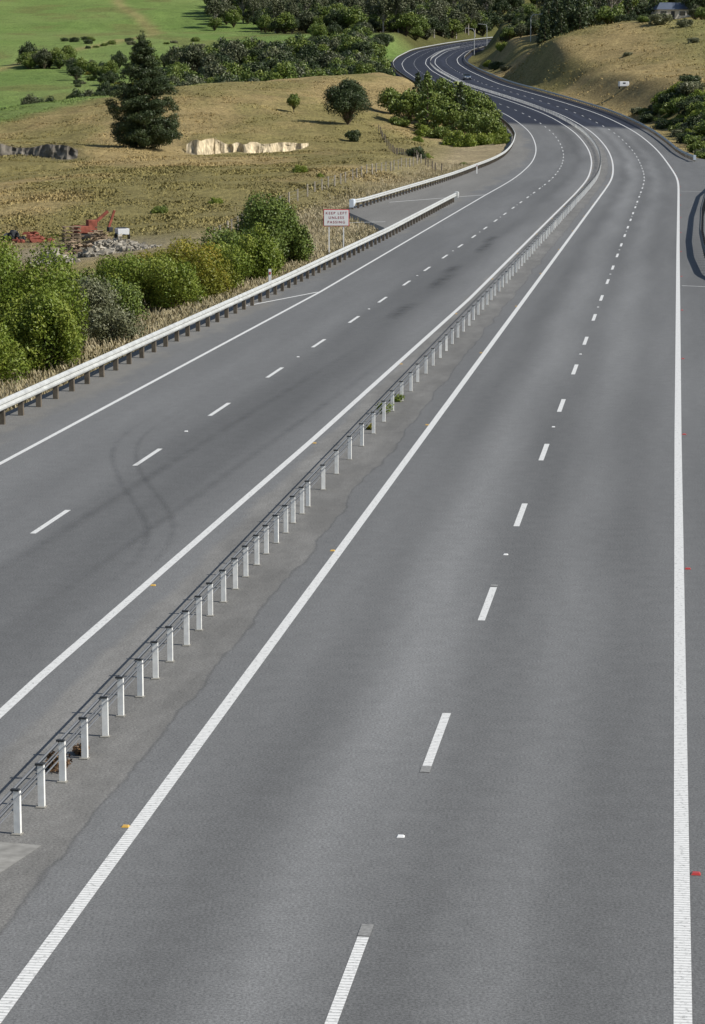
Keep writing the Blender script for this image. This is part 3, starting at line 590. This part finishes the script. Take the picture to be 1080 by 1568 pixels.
# ---------------------------------------------------------------- wire fences
M_fp=mat("weathered_wood",(.30,.27,.22),.9,0,.2,.3,4); M_fw=mat("fence_wire",(.25,.25,.24),.5,.5)
def fence(pts,spc=3.0,h=1.15,m=M_fp):
    e=empty("wire_fence"); pts=np.array(pts,float); seg=np.hypot(*np.diff(pts,axis=0).T); cum=np.concatenate([[0],np.cumsum(seg)])
    d=np.arange(0,cum[-1],spc); d=d+rng.normal(0,.25,len(d)); X=np.interp(d,cum,pts[:,0]);Y=np.interp(d,cum,pts[:,1]); Z=T(X,Y)
    X=X+rng.normal(0,.06,len(X)); V,f=boxes(np.stack([X,Y,Z-.2-.1*rng.random(len(X))],-1),(.11,.11,h+.2),rng.random(len(X))); mesh_np("posts",V,f,[m],parent=e)
    VV=[];FF=[];c=0
    for hh in (.35,.7,1.02):
        for i in range(len(X)-1):
            v,g=tube((X[i],Y[i],Z[i]+hh),(X[i+1],Y[i+1],Z[i+1]+hh),.008,.008,3); VV.append(v);FF.append(g+c);c+=len(v)
    mesh_np("wires",np.concatenate(VV),np.concatenate(FF),[M_fw],parent=e)
fence([(-6.3,225),(-3.6,238),(-.5,258),(4.4,290),(8.5,318)],3.6)
fence([(4.1,400),(6.5,352),(8.5,318),(10.5,300)],3.4,1.1,M_tim)
fence([(-9.5,175),(-7.8,200),(-6.3,225)],3.8)
# ---------------------------------------------------------------- scrap yard beside the field
M_rust=mat("rusty_red_paint",(.24,.075,.05),.8,0,.2,.4,2); M_van=mat("white_car_paint",(.70,.71,.72),.35,0,.5); M_gl=mat("dark_glass",(.02,.025,.03),.08,0,.6); M_ty=mat("tyre",(.02,.02,.02),.85)
M_rub=mat("rubble",(.30,.275,.225),.95,0,.1,.5,1.5); M_wd=mat("stacked_timber",(.25,.19,.13),.9,0,.1,.5,2)
def wheel(p,r,w_,parent,nm):
    k=16; a=np.arange(k)*2*math.pi/k; V=[];
    prof=[(-w_/2,.0),(-w_/2,.55*r),(-w_/2*.9,.62*r),(-w_/2,.9*r),(-w_/2*.8,r),(w_/2*.8,r),(w_/2,.9*r),(w_/2*.9,.62*r),(w_/2,.55*r),(w_/2,0)]
    for x_,rr in prof: V.append(np.stack([np.full(k,x_),rr*np.cos(a),rr*np.sin(a)],-1))
    V=np.concatenate(V); i=np.arange(k);j=(i+1)%k; f=np.concatenate([np.stack([i+k*q,j+k*q,j+k*(q+1),i+k*(q+1)],-1) for q in range(len(prof)-1)])
    mi=np.concatenate([np.full(k,1 if q in (0,8) else 0) for q in range(9)])
    o=mesh_np(nm,V,f,[M_ty,M_gl],mi,parent=parent); o.location=p
def loft(e,nm,secs,m,bev=.05):
    V=[];f=[]
    for (yy_,wb,z0,wt,z1) in secs: V+= [(-wb,yy_,z0),(wb,yy_,z0),(wt,yy_,z1),(-wt,yy_,z1)]
    for i in range(len(secs)-1):
        a=i*4
        for k in range(4): f.append([a+k,a+(k+1)%4,a+4+(k+1)%4,a+4+k])
    f.append([3,2,1,0]); a=4*(len(secs)-1); f.append([a,a+1,a+2,a+3])
    o=mesh_np(nm,V,f,[m],parent=e); md=o.modifiers.new("bevel",'BEVEL'); md.width=bev; md.segments=3; return o
def car(name,x,y,yaw,paint,z=None):
    e=empty(name,(x,y,(Tz(x,y) if z is None else z)),yaw)
    loft(e,"body",[(-2.2,.72,.32,.70,.62),(-2.05,.84,.25,.80,.74),(-1.0,.88,.22,.84,.90),(1.0,.88,.22,.84,.94),(2.0,.86,.28,.82,.92),(2.2,.76,.35,.74,.82)],paint,.06)
    loft(e,"cabin_glass",[(-1.05,.76,.86,.70,.90),(-.35,.76,.88,.58,1.40),(.95,.76,.90,.58,1.40),(1.75,.76,.88,.66,.93)],M_gl,.04)
    loft(e,"roof",[(-.42,.60,1.385,.56,1.44),(.98,.60,1.385,.56,1.44)],paint,.02)
    for sx_ in (-1,1):
        pbox("headlamp_%d"%(sx_+2),(sx_*.58,-2.17,.62),(.32,.08,.14),M_wr,e,.02)
        for k_,wy in enumerate((-1.35,1.35)): wheel((sx_*.80,wy,.31),.31,.20,e,"wheel_%d"%(k_+sx_+2))
    pbox("bumper",(0,-2.2,.36),(1.5,.12,.16),M_dark,e,.02); pbox("number_plate",(0,-2.27,.44),(.5,.02,.12),M_wr,e)
    return e
X,Y,Z=off2w(np.array(3.4),625.); car("car",float(X),float(Y),float(yawat(625.)),mat("blue_car_paint",(.10,.14,.20),.3,.3,.5),z=float(Z)+.004)
best=min(np.arange(400,620,2.0),key=lambda D:abs(135+4012*(H-Tz((955-540)*D/3958,D))/D-137))
X_,Y_=px(955,0,best)[:2]; e=empty("white_trailer",(X_,Y_,Tz(X_,Y_)),.1)
loft(e,"box_body",[(-.7,1.0,.45,.95,1.4),(.7,1.0,.45,.95,1.4)],M_van,.12); pbox("window",(0,-.71,1.1),(.5,.03,.25),M_gl,e)
wheel((-.85,0,.3),.3,.2,e,"wheel_1"); wheel((.85,0,.3),.3,.2,e,"wheel_2"); pbox("drawbar",(1.3,0,.45),(.9,.08,.08),M_dark,e)
def rubble(name,x,y,r,h,m,n_=90,sz=.35,el=(1,1,1)):
    V=[];F_=[];c=0; z0=Tz(x,y)
    for i in range(n_):
        a=rng.random()*6.28; rr=math.sqrt(rng.random()); bx,by=x+r*rr*math.cos(a),y+r*rr*math.sin(a); bz=z0+h*(1-rr)*rng.random()
        s=sz*(.3+.9*rng.random()**2); v,f=boxes([[0,0,-.5]],(1,1,1)); v=v*(1+.35*rng.normal(size=v.shape))*np.array(el)*s; 
        an=rng.random()*6.28; ti=rng.normal()*.4; R=np.array([[math.cos(an),-math.sin(an),0],[math.sin(an),math.cos(an),0],[0,0,1]])@np.array([[1,0,0],[0,math.cos(ti),-math.sin(ti)],[0,math.sin(ti),math.cos(ti)]])
        V.append(v@R.T+[bx,by,bz]);F_.append(f+c);c+=8
    mesh_np(name,np.concatenate(V),np.concatenate(F_),[m])
q=lambda x,D:(px(x,0,D)[0],D)
rubble("rubble_pile",*q(78,172),1.7,.9,M_rub,220,.36); rubble("rubble_pile",*q(205,180),1.9,.6,M_rub,170,.3); rubble("rubble_pile",*q(150,178),1.5,.8,M_rub,160,.3); rubble("rubble_pile",*q(175,186),1.6,.7,M_rub,130,.3)
rubble("wood_pile",*q(118,183),1.3,1.3,M_wd,130,.36,(3.2,.35,.35)); rubble("wood_pile",*q(150,190),1.0,1.7,M_wd,90,.36,(2.6,.35,.35)); rubble("scrap_metal_pile",*q(45,196),1.6,1.0,M_rust,40,.42,(1.8,.6,.7)); rubble("scrap_metal_pile",*q(15,198),.8,.9,M_dark,24,.42,(1.4,.6,.9))
def digger(x,y,yaw,s):
    e=empty("digger",(x,y,Tz(x,y)),yaw); e.scale=(s,s,s)
    for sx_ in (-1,1): pbox("track_%d"%(sx_+2),(sx_*.85,0,.32),(.4,2.6,.6),M_ty,e,.25)
    pbox("chassis",(0,0,.55),(1.3,1.6,.3),M_dark,e,.03); pbox("engine_house",(0,.5,1.05),(1.9,1.4,.75),M_rust,e,.1); pbox("cab",(-.5,-.45,1.35),(.85,.95,1.35),M_rust,e,.06)
    pbox("cab_glass",(-.5,-.94,1.5),(.7,.03,.8),M_gl,e)
    pbox("boom",(.35,-1.5,2.0),(.25,2.6,.32),M_rust,e,.04,(math.radians(-38),0,0)); pbox("stick",(.35,-2.9,2.0),(.2,.25,1.9),M_rust,e,.04,(math.radians(20),0,0)); pbox("bucket",(.35,-2.7,.95),(.7,.5,.5),M_dark,e,.08)
digger(*q(128,196),2.0,.75)
# light box trailer parked behind the rubble
xx,yy_=q(184,192); e=empty("garden_trailer",(xx,yy_,Tz(xx,yy_)),.3)
loft(e,"tray",[(-.55,.42,.4,.45,.85),(.55,.42,.4,.45,.85)],M_van,.03); pbox("tray_shade_sheet",(0,0,.9),(.7,.9,.03),M_dark,e); wheel((-.5,0,.25),.25,.14,e,"wheel_1"); wheel((.5,0,.25),.25,.14,e,"wheel_2"); pbox("drawbar",(0,-.95,.42),(.06,.8,.06),M_dark,e)  # dark sheet on the tray top stands in for shade inside it
xx,yy_=q(106,190); e=empty("pallet_stack",(xx,yy_,Tz(xx,yy_)),.3)
for i in range(6):
    for j in range(4): pbox("slat_%d_%d"%(i,j),(0,-.45+.3*j,.08+.26*i),(1.3,.12,.03),M_wd,e)
    for j in range(3): pbox("bearer_%d_%d"%(i,j),(-.55+.55*j,0,.0+.26*i),(.1,1.1,.09),M_wd,e)
# ---------------------------------------------------------------- houses
def house(x,y,L_,D_,h,rcol,wcol,yaw):
    e=empty("house",(x,y,Tz(x,y)-.2),yaw); mw=mat("weatherboard",wcol,.7,0,.3,.1,2); mr_=mat("roofing_iron",rcol,.5,.1,.4,.12,1)
    pbox("walls",(0,0,h/2),(L_,D_,h),mw,e)
    rh=D_*.28; o_=.5; V=[(-L_/2-o_,-D_/2-o_,h),(L_/2+o_,-D_/2-o_,h),(L_/2-1.5,0,h+rh),(-L_/2+1.5,0,h+rh),(-L_/2-o_,D_/2+o_,h),(L_/2+o_,D_/2+o_,h)]
    me=bpy.data.meshes.new("roof"); me.from_pydata(V,[],[(0,1,2,3),(5,4,3,2),(1,5,2),(4,0,3),(0,4,5,1)]); me.materials.append(mr_); o=bpy.data.objects.new("roof",me); S.collection.objects.link(o); o.parent=e
    for i,wx in enumerate(np.linspace(-L_/2+1.6,L_/2-1.6,4)):
        if i==1: pbox("door",(wx,-D_/2-.02,1.05),(1.0,.05,2.1),M_dark,e)
        else: pbox("window_%d"%i,(wx,-D_/2-.045,1.5),(1.7,.05,1.2),M_gl,e); pbox("window_frame_%d"%i,(wx,-D_/2-.008,1.5),(1.9,.03,1.4),M_sw,e)
house(*px(1030,0,700)[:2],11,7,2.5,(.10,.12,.16),(.55,.50,.42),.15)
stand("garden_trees",[(protos[i%5],(x-540)/3958*y,y,s,s) for i,(x,y,s) in enumerate([(985,672,.5),(1000,668,.35),(1062,676,.55),(1075,668,.6),(968,676,.55),(950,680,.6),(1045,664,.3)])])
house(*px(640,0,1290)[:2],12,8,3,(.35,.35,.36),(.75,.74,.70),.2); house(*px(560,0,1420)[:2],14,8,3,(.35,.30,.28),(.7,.68,.62),-.3); house(*px(585,0,1440)[:2],10,8,3,(.3,.31,.33),(.75,.73,.70),.3)
# ---------------------------------------------------------------- street lamps
M_lp=mat("lamp_steel",(.55,.56,.56),.4,.4)
def lamp(x,y,z,yaw,h=9.0):
    e=empty("street_lamp",(x,y,z),yaw)
    VV=[];FF=[];c=0
    for (p,q_,a,b_) in [((0,0,-.3),(0,0,h*.9),.14,.09),((0,0,h*.9),(-.4,0,h),.08,.07),((-.4,0,h),(-2.4,0,h+.25),.07,.05)]:
        v,g=tube(p,q_,a,b_,8); VV.append(v);FF.append(g+c);c+=len(v)
    mesh_np("pole",np.concatenate(VV),np.concatenate(FF),[M_lp],parent=e,smooth=True)
    pbox("lantern",(-2.75,0,h+.26),(.85,.3,.16),M_lp,e,.05)
for o_,y_,hh in ((13.5,1060,9),(13,1120,9),(12.6,980,9),(13.5,1190,9),(13,905,9)):
    X,Y,Z=off2w(np.array(o_),float(y_)); lamp(float(X),float(Y),float(Z)-.2,0,hh)
x_,y_=px(812,0,700)[:2]; lamp(x_,y_,Tz(x_,y_),math.pi,7)
